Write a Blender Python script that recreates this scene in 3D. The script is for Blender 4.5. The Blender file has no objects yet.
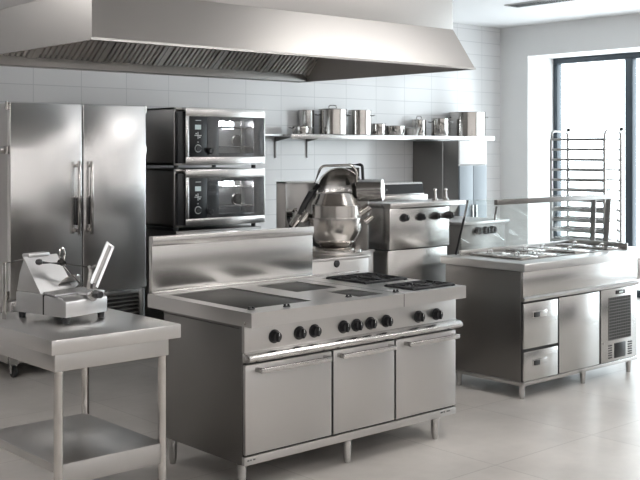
import bpy, bmesh, math, random
from mathutils import Vector, Matrix
random.seed(7)
SC = bpy.context.scene
COL = SC.collection
PI = math.pi
TH = math.atan2(930, 1048)

# ------------------------------------------------------------------ materials
def new_mat(name):
    m = bpy.data.materials.new(name); m.use_nodes = True
    nt = m.node_tree; nt.nodes.clear()
    out = nt.nodes.new('ShaderNodeOutputMaterial')
    b = nt.nodes.new('ShaderNodeBsdfPrincipled')
    nt.links.new(b.outputs[0], out.inputs[0])
    return m, nt, b

def plain(name, col, rough=.5, metal=0., spec=.5, noise=0., nscale=6.):
    m, nt, b = new_mat(name)
    b.inputs['Base Color'].default_value = (*col, 1)
    b.inputs['Roughness'].default_value = rough
    b.inputs['Metallic'].default_value = metal
    b.inputs['Specular IOR Level'].default_value = spec
    tc = nt.nodes.new('ShaderNodeTexCoord')
    n = nt.nodes.new('ShaderNodeTexNoise'); n.inputs['Scale'].default_value = nscale; n.inputs['Detail'].default_value = 4
    nt.links.new(tc.outputs['Object'], n.inputs['Vector'])
    mr = nt.nodes.new('ShaderNodeMapRange')
    mr.inputs['To Min'].default_value = max(0, rough-.06); mr.inputs['To Max'].default_value = min(1, rough+.06)
    nt.links.new(n.outputs['Fac'], mr.inputs['Value']); nt.links.new(mr.outputs[0], b.inputs['Roughness'])
    if noise:
        mx = nt.nodes.new('ShaderNodeMixRGB')
        mx.inputs[1].default_value = (*[c*(1-noise) for c in col], 1); mx.inputs[2].default_value = (*[min(1, c*(1+noise)) for c in col], 1)
        nt.links.new(n.outputs['Fac'], mx.inputs[0]); nt.links.new(mx.outputs[0], b.inputs['Base Color'])
    return m

def steel(name, col=(.50, .49, .48), rough=.32, grain='h', aniso=.4, wave=.02, rot=.25):
    """brushed stainless steel: streaks stretched along the brushing direction"""
    m, nt, b = new_mat(name)
    b.inputs['Metallic'].default_value = 1
    N, L = nt.nodes, nt.links
    tc = N.new('ShaderNodeTexCoord')
    mp = N.new('ShaderNodeMapping')
    mp.inputs['Scale'].default_value = (1.5, 1.5, 160) if grain == 'h' else ((160, 160, 1.5) if grain == 'v' else (1.5, 140, 140))
    L.new(tc.outputs['Object'], mp.inputs['Vector'])
    n = N.new('ShaderNodeTexNoise'); n.inputs['Scale'].default_value = 1; n.inputs['Detail'].default_value = 3
    L.new(mp.outputs[0], n.inputs['Vector'])
    n2 = N.new('ShaderNodeTexNoise'); n2.inputs['Scale'].default_value = 2.2; n2.inputs['Detail'].default_value = 3
    L.new(tc.outputs['Object'], n2.inputs['Vector'])
    ad = N.new('ShaderNodeMath'); ad.operation = 'ADD'
    L.new(n2.outputs['Fac'], ad.inputs[0]); L.new(n2.outputs['Fac'], ad.inputs[1])
    mr = N.new('ShaderNodeMapRange'); mr.inputs['From Min'].default_value = .3; mr.inputs['From Max'].default_value = 1.7
    mr.inputs['To Min'].default_value = rough*.99; mr.inputs['To Max'].default_value = rough*1.01
    L.new(ad.outputs[0], mr.inputs['Value']); L.new(mr.outputs[0], b.inputs['Roughness'])
    b.inputs['Base Color'].default_value = (*col, 1)
    n2.inputs['Detail'].default_value = 0
    bp = N.new('ShaderNodeBump'); bp.inputs['Strength'].default_value = wave; bp.inputs['Distance'].default_value = .02
    L.new(n2.outputs['Fac'], bp.inputs['Height']); L.new(bp.outputs[0], b.inputs['Normal'])
    b.inputs['Anisotropic'].default_value = aniso; b.inputs['Anisotropic Rotation'].default_value = rot
    tg = N.new('ShaderNodeTangent'); tg.direction_type = 'RADIAL'; tg.axis = 'Z' if grain != 't' else 'Y'
    L.new(tg.outputs[0], b.inputs['Tangent'])
    return m

def glass(name, tint=(.93, .97, .98), refl=.05):
    m = bpy.data.materials.new(name); m.use_nodes = True
    nt = m.node_tree; nt.nodes.clear(); N, L = nt.nodes, nt.links
    out = N.new('ShaderNodeOutputMaterial'); mix = N.new('ShaderNodeMixShader')
    tr = N.new('ShaderNodeBsdfTransparent'); gl = N.new('ShaderNodeBsdfGlossy')
    tr.inputs[0].default_value = (*tint, 1); gl.inputs['Roughness'].default_value = .03; gl.inputs[0].default_value = (1, 1, 1, 1)
    fr = N.new('ShaderNodeLayerWeight'); fr.inputs[0].default_value = .5
    pw_ = N.new('ShaderNodeMath'); pw_.operation = 'POWER'; pw_.inputs[1].default_value = 5
    L.new(fr.outputs['Facing'], pw_.inputs[0])
    ad = N.new('ShaderNodeMath'); ad.operation = 'MULTIPLY_ADD'; ad.inputs[1].default_value = .6; ad.inputs[2].default_value = refl; ad.use_clamp = True
    L.new(pw_.outputs[0], ad.inputs[0]); L.new(ad.outputs[0], mix.inputs[0])
    L.new(tr.outputs[0], mix.inputs[1]); L.new(gl.outputs[0], mix.inputs[2]); L.new(mix.outputs[0], out.inputs[0])
    return m

def emit(name, col, s):
    m, nt, b = new_mat(name)
    b.inputs['Base Color'].default_value = (*col, 1)
    b.inputs['Emission Color'].default_value = (*col, 1); b.inputs['Emission Strength'].default_value = s
    return m

def tiles_mat(name, c1, c2, mortar, w, h, msize, rough, bumpd, vertical, cloud=0.):
    m, nt, b = new_mat(name); N, L = nt.nodes, nt.links
    tc = N.new('ShaderNodeTexCoord'); v = tc.outputs['Object']
    if vertical:
        sp = N.new('ShaderNodeSeparateXYZ'); cb = N.new('ShaderNodeCombineXYZ')
        L.new(v, sp.inputs[0]); L.new(sp.outputs[0], cb.inputs[0]); L.new(sp.outputs[2], cb.inputs[1]); v2 = cb.outputs[0]
    else:
        mp = N.new('ShaderNodeMapping'); mp.inputs['Location'].default_value = (.04, 0, 0)
        L.new(v, mp.inputs[0]); v2 = mp.outputs[0]
    br = N.new('ShaderNodeTexBrick'); br.offset = 0; br.squash = 1
    br.inputs['Color1'].default_value = (*c1, 1); br.inputs['Color2'].default_value = (*c2, 1); br.inputs['Mortar'].default_value = (*mortar, 1)
    br.inputs['Scale'].default_value = 1; br.inputs['Mortar Size'].default_value = msize; br.inputs['Mortar Smooth'].default_value = .3
    br.inputs['Brick Width'].default_value = w; br.inputs['Row Height'].default_value = h; br.inputs['Bias'].default_value = 0
    L.new(v2, br.inputs['Vector'])
    col = br.outputs['Color']
    if cloud:
        n = N.new('ShaderNodeTexNoise'); n.inputs['Scale'].default_value = 1.6; n.inputs['Detail'].default_value = 7; n.inputs['Roughness'].default_value = .62
        L.new(v, n.inputs['Vector'])
        cr = N.new('ShaderNodeMapRange'); cr.inputs['From Min'].default_value = .3; cr.inputs['From Max'].default_value = .7
        cr.inputs['To Min'].default_value = 1-cloud; cr.inputs['To Max'].default_value = 1+cloud
        L.new(n.outputs['Fac'], cr.inputs['Value'])
        mu = N.new('ShaderNodeMixRGB'); mu.blend_type = 'MULTIPLY'; mu.inputs[0].default_value = 1
        L.new(col, mu.inputs[1]); L.new(cr.outputs[0], mu.inputs[2]); col = mu.outputs[0]
        r2 = N.new('ShaderNodeMapRange'); r2.inputs['To Min'].default_value = rough-.07; r2.inputs['To Max'].default_value = rough+.1
        L.new(n.outputs['Fac'], r2.inputs['Value']); L.new(r2.outputs[0], b.inputs['Roughness'])
    else:
        b.inputs['Roughness'].default_value = rough
    L.new(col, b.inputs['Base Color'])
    bp = N.new('ShaderNodeBump'); bp.inputs['Strength'].default_value = bumpd; bp.inputs['Distance'].default_value = .002; bp.invert = True
    L.new(br.outputs['Fac'], bp.inputs['Height']); L.new(bp.outputs[0], b.inputs['Normal'])
    return m

M = {}
M['steel'] = steel('brushed_steel')
M['steelb'] = steel('banded_brushed_steel', (.74, .73, .725), .24, aniso=.55, rot=0)
M['steelb2'] = steel('splash_steel', (.52, .51, .50), .25, aniso=.5, rot=0)
M['steelv'] = steel('brushed_steel_vertical', grain='v', aniso=.0)
M['steeld'] = steel('shade_toned_steel', (.22, .212, .205), .36, aniso=.3)  # darker steel copy; shade of the side faces is in its colour
M['steelw'] = steel('bright_worktop_steel', (.58, .57, .56), .30, grain='t', aniso=.0)
M['hood'] = steel('hood_steel', (.37, .36, .35), .44, aniso=.4)
M['filter'] = steel('filter_steel', (.70, .67, .64), .32, aniso=0)
M['polish'] = steel('polished_steel', (.58, .56, .54), .12, aniso=0, wave=.01)
M['kettle'] = steel('kettle_steel', (.60, .575, .55), .19, aniso=0, wave=.02)
M['satin'] = steel('satin_steel', (.54, .53, .52), .24, aniso=0)
M['alu'] = steel('slicer_aluminium', (.60, .60, .605), .42, aniso=0)
M['dark'] = plain('black_plastic', (.018, .018, .02), .38)
M['gap'] = plain('dark_recess', (.03, .03, .03), .7)
M['iron'] = plain('cast_iron', (.03, .03, .032), .55, .3)
M['cavity'] = steel('oven_cavity_steel', (.40, .40, .40), .35, aniso=0)
M['griddle'] = steel('griddle_iron', (.07, .067, .063), .5, aniso=0)
M['panel'] = plain('black_glass_panel', (.012, .013, .015), .3, spec=.35)
M['rubber'] = plain('rubber', (.03, .03, .03), .7)
M['white'] = plain('white_paint', (.85, .845, .84), .6, noise=.02)
M['ceil'] = plain('ceiling_paint', (.88, .88, .89), .8, noise=.01)
M['frame'] = plain('window_frame_grey', (.045, .06, .075), .45)
M['glass'] = glass('window_glass')
M['gguard'] = glass('guard_glass', (.95, .97, .965), .05)
M['oglass'] = glass('oven_glass', (.78, .79, .80), .05)
M['display'] = emit('oven_display', (.45, .52, .52), .3)
M['mark'] = plain('printed_mark', (.12, .12, .12), .5)
M['wmark'] = plain('white_print', (.7, .72, .72), .5)
M['tile'] = tiles_mat('white_wall_tile', (.735, .73, .735), (.755, .75, .755), (.60, .60, .61), .45, .15, .004, .16, .35, True)
M['floor'] = tiles_mat('floor_stone_tile', (.43, .405, .38), (.385, .365, .345), (.26, .245, .23), .9, .9, .003, .33, .35, False, .2)
M['lamp'] = emit('added_light_diffuser', (1, .97, .945), 13.5)
M['food'] = plain('cooked_vegetables', (.36, .16, .07), .5, noise=.5, nscale=60)
M['greens'] = plain('chopped_herbs', (.20, .17, .09), .6, noise=.5, nscale=60)

# ------------------------------------------------------------------ mesh helpers
def NB(): return bmesh.new()

def box(bm, x0, x1, y0, y1, z0, z1, bv=.0, seg=2):
    r = bmesh.ops.create_cube(bm, size=1)
    vs = r['verts']
    for v in vs:
        v.co = Vector((x0+(v.co.x+.5)*(x1-x0), y0+(v.co.y+.5)*(y1-y0), z0+(v.co.z+.5)*(z1-z0)))
    if bv:
        es = list({e for v in vs for e in v.link_edges})
        bmesh.ops.bevel(bm, geom=es, offset=bv, segments=seg, affect='EDGES', profile=.5)
    return bm

def frame_of(d):
    d = d.normalized()
    a = Vector((0, 0, 1)) if abs(d.z) < .95 else Vector((1, 0, 0))
    u = d.cross(a).normalized(); v = u.cross(d).normalized()
    return u, v

def cyl(bm, p0, p1, r0, r1=None, seg=20, cap=True):
    p0, p1 = Vector(p0), Vector(p1)
    if r1 is None: r1 = r0
    u, v = frame_of(p1-p0)
    A = [bm.verts.new(p0+(u*math.cos(2*PI*i/seg)+v*math.sin(2*PI*i/seg))*r0) for i in range(seg)]
    B = [bm.verts.new(p1+(u*math.cos(2*PI*i/seg)+v*math.sin(2*PI*i/seg))*r1) for i in range(seg)]
    for i in range(seg):
        j = (i+1) % seg; bm.faces.new((A[i], A[j], B[j], B[i]))
    if cap:
        bm.faces.new(list(reversed(A))); bm.faces.new(B)
    return bm

def tube(bm, pts, r, seg=10, close=False):
    pts = [Vector(p) for p in pts]
    n = len(pts); rings = []
    pu = None
    for i, p in enumerate(pts):
        if close: d = pts[(i+1) % n]-pts[i-1]
        else: d = (pts[min(i+1, n-1)]-pts[max(i-1, 0)])
        d.normalize()
        if pu is None: u, v = frame_of(d)
        else:
            u = (pu-d*pu.dot(d)).normalized(); v = d.cross(u)
        pu = u
        rings.append([bm.verts.new(p+(u*math.cos(2*PI*k/seg)+v*math.sin(2*PI*k/seg))*r) for k in range(seg)])
    for a in range(n if close else n-1):
        A, B = rings[a], rings[(a+1) % n]
        for k in range(seg):
            j = (k+1) % seg; bm.faces.new((A[k], A[j], B[j], B[k]))
    if not close:
        bm.faces.new(list(reversed(rings[0]))); bm.faces.new(rings[-1])
    return bm

def arc(pts, rad, n=5):
    """round the inner corners of a polyline"""
    pts = [Vector(p) for p in pts]; out = [pts[0]]
    for i in range(1, len(pts)-1):
        a, b, c = pts[i-1], pts[i], pts[i+1]
        r = min(rad, (a-b).length*.45, (c-b).length*.45)
        p, q = b+(a-b).normalized()*r, b+(c-b).normalized()*r
        for k in range(n+1):
            t = k/n; out.append(p*(1-t)**2+b*2*t*(1-t)+q*t*t)
    out.append(pts[-1]); return out

def lathe(bm, prof, c=(0, 0, 0), seg=40, mat=None):
    c = Vector(c); rings = []
    for r, z in prof:
        if r < 1e-5: rings.append([bm.verts.new(c+Vector((0, 0, z)))])
        else: rings.append([bm.verts.new(c+Vector((r*math.cos(2*PI*i/seg), r*math.sin(2*PI*i/seg), z))) for i in range(seg)])
    nf = []
    for A, B in zip(rings, rings[1:]):
        for i in range(seg):
            j = (i+1) % seg
            if len(A) == 1 and len(B) == 1: continue
            if len(A) == 1: f = (A[0], B[j], B[i])
            elif len(B) == 1: f = (A[i], A[j], B[0])
            else: f = (A[i], A[j], B[j], B[i])
            nf.append(bm.faces.new(f))
    if mat is not None:
        bmesh.ops.transform(bm, matrix=mat, verts=[v for r in rings for v in r])
    return bm

def prism(bm, pts, ext, bv=0):
    """closed solid: polygon pts pushed along ext"""
    ext = Vector(ext)
    A = [bm.verts.new(Vector(p)) for p in pts]; B = [bm.verts.new(Vector(p)+ext) for p in pts]
    n = len(A)
    fs = [bm.faces.new(list(reversed(A))), bm.faces.new(B)]
    for i in range(n):
        j = (i+1) % n; fs.append(bm.faces.new((A[i], A[j], B[j], B[i])))
    if bv:
        es = list({e for v in A+B for e in v.link_edges})
        bmesh.ops.bevel(bm, geom=es, offset=bv, segments=2, affect='EDGES', profile=.5)
    return bm

def panel_slab(bm, c, u, v, w, h, t):
    """a flat plate with thickness t: corner c, unit directions u and v"""
    u, v, c = Vector(u).normalized(), Vector(v).normalized(), Vector(c)
    n = u.cross(v).normalized()
    prism(bm, [c, c+u*w, c+u*w+v*h, c+v*h], n*t)
    return bm

def thing(name, label, cat, loc=(0, 0, 0), rz=0, group=None, kind=None):
    o = bpy.data.objects.new(name, None); COL.objects.link(o)
    o.empty_display_size = .1
    o.location = loc; o.rotation_euler = (0, 0, rz)
    if label: o['label'] = label
    if cat: o['category'] = cat
    if group: o['group'] = group
    if kind: o['kind'] = kind
    return o

def base_matrix(o):
    while o.parent: o = o.parent
    return Matrix.Translation(o.location) @ Matrix.Rotation(o.rotation_euler[2], 4, 'Z')

def part(name, bm, mat, parent=None, label=None, local=False, kind=None, ang=35):
    """bm is in world coordinates unless local=True (then in the thing's frame)"""
    if parent is not None and not local and parent.get('_root', 1):
        bm.transform(base_matrix(parent).inverted())
    bmesh.ops.recalc_face_normals(bm, faces=bm.faces[:])
    me = bpy.data.meshes.new(name); bm.to_mesh(me); bm.free()
    me.materials.append(mat if not isinstance(mat, str) else M[mat])
    for p in me.polygons: p.use_smooth = True
    me.set_sharp_from_angle(angle=math.radians(ang))
    o = bpy.data.objects.new(name, me); COL.objects.link(o)
    if parent is not None: o.parent = parent
    if label: o['label'] = label
    if kind: o['kind'] = kind
    return o

def single(name, bm, mat, label, cat, group=None, origin=None):
    """a thing that is one mesh; bm in world coordinates"""
    if origin is not None: bm.transform(Matrix.Translation(-Vector(origin)))
    o = part(name, bm, mat)
    if origin is not None: o.location = origin
    o['label'] = label; o['category'] = cat
    if group: o['group'] = group
    return o

def copy_tree(o, parent=None):
    c = o.copy(); COL.objects.link(c)
    if parent is not None: c.parent = parent
    for ch in list(o.children):
        copy_tree(ch, c)
    return c

def B(*a, **k): return box(NB(), *a, **k)

# ------------------------------------------------------------------ the room
RX, RY, CH = 10.25, 8.2, 3.2
X0, Y0 = -2.6, -3.4
part('floor', B(X0-.2, RX+.8, Y0-.2, RY+.2, -.1, 0), 'floor', kind='structure')
part('ceiling', B(X0-.2, RX+.8, Y0-.2, RY+.2, CH, CH+.1), 'ceil', kind='structure')
part('wall_back', B(X0-.2, RX, RY, RY+.2, 0, CH), 'tile', kind='structure')
part('wall_left', B(X0-.2, X0, Y0, RY, 0, CH), plain('dark_reflected_wall', (.17, .165, .16), .6), kind='structure')  # unseen wall, coloured dark so left-facing steel reflects a darker side
part('wall_front', B(X0, RX, Y0-.2, Y0, 0, CH), 'white', kind='structure')
WT = .60; WZ = 2.83
wb = NB()
wins = [(2.5, 7.78)]
box(wb, RX, RX+WT, 7.78, RY+.2, 0, CH)
box(wb, RX, RX+WT, Y0-.2, 2.5, 0, CH)
box(wb, RX, RX+WT, 2.5, 7.78, WZ, CH)
part('wall_right', wb, 'white', kind='structure')
for i, (ya, yb) in enumerate(wins):
    w = thing('window_%d' % (i+1), None, None, (RX+WT, ya, 0), kind='structure')
    fb = NB(); xf0, xf1 = RX+WT-.09, RX+WT
    box(fb, xf0, xf1, ya, yb, 0, .08, .004); box(fb, xf0, xf1, ya, yb, WZ-.07, WZ, .004)
    n = round((yb-ya)/1.03)
    for k in range(n+1):
        y = ya+(yb-ya)*k/n
        wd = .035 if k in (0, n) else .05
        a, b_ = max(ya, y-wd), min(yb, y+wd)
        if k == 0: b_ = ya+.06
        if k == n: a = yb-.06
        box(fb, xf0, xf1, a, b_, .08, WZ-.07, .004)
    part('window_frame', fb, 'frame', w, kind='structure')
    part('window_pane', B(RX+WT-.05, RX+WT-.04, ya+.02, yb-.02, .04, WZ-.04), 'glass', w, kind='structure')
# dark band added low on the unseen walls to reflect in the steel
part('reflection_band_1', B(X0, RX, Y0, Y0+.03, .16, .78, .004), plain('dark_reflection_band', (.06, .06, .065), .5), kind='structure')
part('reflection_band_2', B(RX-.03, RX, Y0+.03, 1.2, .16, .78, .004), 'frame', kind='structure')
# skirting
part('baseboard_back', B(X0, RX, RY-.012, RY, 0, .08, .003), 'white', kind='structure')

# ------------------------------------------------------------------ exhaust hood
hd = thing('exhaust_hood', 'large stainless steel canopy exhaust hood hanging from the ceiling above the range', 'exhaust hood', (3.7, 5.1, 2.2))
hx0, hx1, hy0, hy1, hz = 2.38, 5.05, 4.24, 5.93, 2.2
a_, b_ = .067, .12; ht = 2.455
def hood_shell():
    bm = NB()
    def ring(x0, x1, y0, y1, z): return [bm.verts.new((x0, y0, z)), bm.verts.new((x1, y0, z)), bm.verts.new((x1, y1, z)), bm.verts.new((x0, y1, z))]
    t = .012
    o0 = ring(hx0, hx1, hy0, hy1, hz); o1 = ring(hx0, hx1, hy0, hy1, hz+.012)
    o2 = ring(hx0+a_, hx1-a_, hy0+b_, hy1-b_, ht)
    i0 = ring(hx0+t, hx1-t, hy0+t, hy1-t, hz); i1 = ring(hx0+t, hx1-t, hy0+t, hy1-t, hz+.012)
    i2 = ring(hx0+a_+t, hx1-a_-t, hy0+b_+t, hy1-b_-t, ht-t)
    for A, Bq in ((o0, o1), (o1, o2), (i0, i1), (i1, i2), (o0, i0)):
        for k in range(4):
            j = (k+1) % 4; bm.faces.new((A[k], A[j], Bq[j], Bq[k]))
    bm.faces.new(o2); bm.faces.new(i2)
    return bm
part('canopy', hood_shell(), 'hood', hd, ang=20)
part('chimney', B(hx0+a_, hx1-a_, hy0+b_, hy1-b_, ht, CH, .003), 'steel', hd)
part('grease_gutter', B(hx0+.02, hx1-.02, hy1-.11, hy1-.015, hz+.002, hz+.080, .002), 'hood', hd)
part('edge_trim', prism(NB(), [(hx0-.006, hy0-.006, hz), (hx1+.006, hy0-.006, hz), (hx1+.006, hy0+.006, hz), (hx0-.006, hy0+.006, hz)], (0, 0, .012)), 'steel', hd)
# baffle filters between the gutter and the roof of the canopy
fy0, fz0, fy1, fz1 = hy1-.12, hz+.072, hy1-.31, hz+.215
fw = .432
ldir = Vector((0, fy1-fy0, fz1-fz0)); fl = ldir.length; ldir.normalize(); nrm = Vector((0, -ldir.z, ldir.y))
for k in range(6):
    x = hx0+.03+k*(fw+.005)
    bm = NB()
    o = Vector((x, fy0, fz0))
    def slat(xa, xb, d0, d1):
        p = [o+Vector((xa, 0, 0))+nrm*d0, o+Vector((xb, 0, 0))+nrm*d0, o+Vector((xb, 0, 0))+nrm*d1, o+Vector((xa, 0, 0))+nrm*d1]
        prism(bm, p, ldir*fl)
    slat(0, .026, 0, .034); slat(fw-.026, fw, 0, .034)
    ns = 11; st = (fw-.044)/ns
    for q in range(ns):
        slat(.022+q*st+.004, .022+q*st+.004+st*.55, .012, .026)
    slat(.01, fw-.01, -.006, -.003)
    e = NB(); e.free()
    f = part('baffle_filter', bm, 'filter', hd)
part('end_plate', prism(NB(), [(5.0, 5.80, 2.262), (5.0, 5.60, 2.425), (5.0, 5.80, 2.425)], (.012, 0, 0)), 'filter', hd)

# ------------------------------------------------------------------ refrigerator
fr = thing('refrigerator', 'tall double-door stainless steel refrigerator on castors behind the slicer table', 'refrigerator', (4.0, 7.7, 0))
fx0, fx1, fyf, fyb = 3.43, 4.602, 7.32, 8.12
bm = NB(); box(bm, fx0+.004, fx1-.004, fyf+.055, fyb, .11, 2.05, .004)
part('body', bm, 'steelv', fr)
fmid = (fx0+fx1)/2+.012
for s, (xa, xb) in enumerate(((fx0, fmid-.005), (fmid+.005, fx1))):
    d = part('door', B(xa, xb, fyf, fyf+.05, .585, 2.057, .008, 3), 'steelb', fr)
    hx = fmid-.052 if s == 0 else fmid+.055
    hb = NB(); box(hb, hx-.011, hx+.011, fyf-.055, fyf-.035, 1.045, 1.615, .004)
    for z in (1.08, 1.33, 1.58): box(hb, hx-.009, hx+.009, fyf-.04, fyf+.001, z-.014, z+.014, .002)
    h = part('handle', hb, 'polish', d)
    part('handle_grip', B(hx-.014, hx+.014, fyf-.033, fyf-.002, 1.12, 1.33, .003), 'dark', d, label='dark inset behind the lower half of the handle')
    hxx = xa if s == 0 else xb
    for z in (1.70, .62, 2.03):
        part('hinge', cyl(NB(), (hxx-(.012 if s == 0 else -.012), fyf+.03, z-.03), (hxx-(.012 if s == 0 else -.012), fyf+.03, z+.03), .012), 'polish', d)
part('door_lock', lathe(NB(), [(0, .03), (.018, .026), (.028, .012), (.03, 0), (0, 0)], mat=Matrix.Translation((fx0-.002, fyf+.10, 1.70)) @ Matrix.Rotation(-PI/2, 4, 'Y')), 'polish', fr)
bm = NB()
box(bm, fx0+.01, fx0+.06, fyf+.005, fyf+.055, .11, .575, .003); box(bm, fx1-.06, fx1-.01, fyf+.005, fyf+.055, .11, .575, .003)
box(bm, fx0+.06, fx1-.06, fyf+.005, fyf+.055, .11, .15, .003); box(bm, fx0+.06, fx1-.06, fyf+.005, fyf+.055, .545, .575, .003)
part('plinth_frame', bm, 'satin', fr)
bm = NB()
for k in range(12):
    z = .165+k*.032
    prism(bm, [(fx0+.06, fyf+.012, z), (fx0+.06, fyf+.04, z+.018), (fx0+.06, fyf+.04, z+.023), (fx0+.06, fyf+.012, z+.006)], (fx1-fx0-.12, 0, 0))
part('vent_grille', bm, 'satin', fr)
def caster(x, y, r, h, parent, local=False):
    bm = NB()
    cyl(bm, (x-.014, y, r), (x+.014, y, r), r, seg=18)
    w = part('castor', bm, 'rubber', parent, local=local)
    bm = NB()
    box(bm, x-.024, x-.017, y-.015, y+.015, r*.7, h-.012, .001); box(bm, x+.017, x+.024, y-.015, y+.015, r*.7, h-.012, .001)
    box(bm, x-.03, x+.03, y-.03, y+.03, h-.014, h, .001)
    part('fork', bm, 'satin', w, local=local)
for x in (fx0+.06, fx1-.06):
    for y in (fyf+.07, fyb-.07): caster(x, y, .042, .112, fr)

# ------------------------------------------------------------------ combi ovens on their stand
ox0, ox1, oyf, oyb = 4.90, 5.824, 7.30, 8.05
st = thing('oven_stand', 'tall steel stand cabinet underneath the two stacked ovens', 'stand', (5.36, 7.6, 0))
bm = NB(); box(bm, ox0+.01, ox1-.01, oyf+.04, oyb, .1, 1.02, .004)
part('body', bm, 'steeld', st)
for k in range(2):
    xa = ox0+.015+k*(ox1-ox0-.03)/2
    d = part('door', B(xa, xa+(ox1-ox0-.04)/2, oyf+.02, oyf+.038, .13, 1.0, .003), 'steel', st)
    part('handle', B(xa+.03+(.33 if k == 0 else 0), xa+.05+(.33 if k == 0 else 0), oyf-.01, oyf+.022, .6, .8, .003), 'polish', d)
for x in (ox0+.06, ox1-.06):
    for y in (oyf+.09, oyb-.06): part('leg', cyl(NB(), (x, y, 0), (x, y, .1), .022), 'satin', st)

def oven(z0, label):
    z1 = z0+.5
    t = thing('combi_oven', label, 'oven', ((ox0+ox1)/2, 7.6, z0))
    # hollow housing
    bm = NB()
    box(bm, ox0, ox0+.02, oyf+.06, oyb, z0+.012, z1, .003); box(bm, ox1-.02, ox1, oyf+.06, oyb, z0+.012, z1, .003)
    box(bm, ox0, ox1, oyf+.06, oyb, z1-.02, z1, .003); box(bm, ox0, ox1, oyf+.06, oyb, z0+.012, z0+.035, .003)
    box(bm, ox0, ox1, oyb-.02, oyb, z0+.012, z1, .003)
    box(bm, ox0+.28, ox0+.3, oyf+.06, oyb, z0+.035, z1-.02)
    part('housing', bm, 'steel', t)
    part('side_vent_panel', B(ox0+.012, ox0+.075, oyf+.022, oyf+.062, z0+.03, z1-.035, .002), 'dark', t)
    # face frame
    bm = NB()
    xa = ox0+.078
    box(bm, xa, ox1, oyf, oyf+.058, z1-.075, z1, .004)
    box(bm, xa, ox1, oyf, oyf+.058, z0+.02, z0+.085, .004)
    box(bm, xa, xa+.035, oyf, oyf+.058, z0+.08, z1-.07, .003)
    box(bm, ox1-.012, ox1, oyf, oyf+.058, z0+.08, z1-.07, .002)
    part('face_frame', bm, 'satin', t)
    px0, px1 = xa+.035, xa+.215
    cp = part('control_panel', B(px0, px1, oyf-.004, oyf+.05, z0+.083, z1-.073, .003), 'panel', t)
    zc = z1-.165
    part('display', B(px0+.055, px0+.115, oyf-.007, oyf-.003, zc-.02, zc+.02), 'display', cp)
    part('control_dial', cyl(NB(), (px0+.085, oyf-.02, z0+.155), (px0+.085, oyf-.003, z0+.155), .024, .027), 'dark', cp)
    bm = NB()
    tube(bm, [(px0+.085+.03*math.cos(q), oyf-.006, z0+.155+.03*math.sin(q)) for q in [i*2*PI/24 for i in range(24)]], .0035, 6, True)
    part('dial_ring', bm, 'wmark', cp)
    bm = NB()
    box(bm, px0+.05, px0+.12, oyf-.006, oyf-.003, z0+.262, z0+.268); box(bm, px0+.082, px0+.088, oyf-.0058, oyf-.003, z0+.235, z0+.295)
    box(bm, px0+.06, px0+.075, oyf-.006, oyf-.003, z0+.275, z0+.285); box(bm, px0+.095, px0+.11, oyf-.006, oyf-.003, z0+.245, z0+.255)
    box(bm, px0+.06, px0+.115, oyf-.006, oyf-.003, z1-.11, z1-.106)
    box(bm, px0+.08, px0+.09, oyf-.006, oyf-.003, z0+.205, z0+.212)
    part('button_print', bm, 'wmark', cp)
    # glass door with dark surround
    dx0, dx1 = px1+.004, ox1-.012
    bm = NB()
    zl, zh = z0+.083, z1-.073
    box(bm, dx0, dx0+.12, oyf-.002, oyf+.02, zl, zh, .002); box(bm, dx1-.115, dx1, oyf-.002, oyf+.02, zl, zh, .002)
    box(bm, dx0+.12, dx1-.115, oyf-.002, oyf+.02, zh-.035, zh, .002); box(bm, dx0+.12, dx1-.115, oyf-.002, oyf+.02, zl, zl+.035, .002)
    d = part('door', bm, plain('smoked_glass_border', (.14, .14, .145), .15), t)
    part('door_glass', B(dx0+.003, dx1-.003, oyf-.008, oyf-.003, zl+.002, zh-.002), 'oglass', d)
    part('door_latch', lathe(NB(), [(0, .03), (.02, .03), (.028, .02), (.028, 0), (0, 0)], mat=Matrix.Translation((dx0+.022, oyf-.006, zl+.05)) @ Matrix.Rotation(PI/2, 4, 'X')), 'dark', d)
    # cavity
    bm = NB(); dp = .26
    box(bm, dx0+.05, dx1-.005, oyf+dp, oyf+dp+.01, zl, zh); box(bm, dx0+.05, dx0+.06, oyf+.06, oyf+dp, zl, zh)
    box(bm, dx1-.012, dx1-.002, oyf+.06, oyf+dp, zl, zh); box(bm, dx0+.05, dx1-.005, oyf+.06, oyf+dp, zl-.01, zl); box(bm, dx0+.05, dx1-.005, oyf+.06, oyf+dp, zh, zh+.01)
    part('cavity', bm, 'cavity', t)
    bm = NB()
    for z in (z0+.17, z0+.34):
        for k in range(11):
            x = dx0+.08+k*(dx1-dx0-.12)/10
            cyl(bm, (x, oyf+.07, z), (x, oyf+dp-.02, z), .0035, seg=6)
        for y in (oyf+.07, oyf+dp-.02): cyl(bm, (dx0+.062, y, z), (dx1-.014, y, z), .007, seg=6)
    for x in (dx0+.12, dx1-.08): cyl(bm, (x, oyf+dp-.03, z0+.12), (x, oyf+dp-.03, z0+.40), .007, seg=6)
    part('oven_rack', bm, 'polish', t)
    part('cavity_lamp', B(dx0+.34, dx0+.47, oyf+dp-.012, oyf+dp-.001, zh-.10, zh-.035, .004), emit('oven_lamp_glow', (.92, .97, 1), 5), t, label='small lit lamp at the back of the oven cavity')
    part('fan_cover', lathe(NB(), [(0, .012), (.05, .012), (.06, 0), (0, 0)], mat=Matrix.Translation((dx1-.11, oyf+dp-.001, z0+.22)) @ Matrix.Rotation(PI/2, 4, 'X')), 'griddle', t)
    ld = bpy.data.lights.new('oven_bulb', 'POINT'); ld.energy = 6; ld.shadow_soft_size = .03
    lo = bpy.data.objects.new('oven_bulb', ld); COL.objects.link(lo); lo.parent = t
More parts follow.
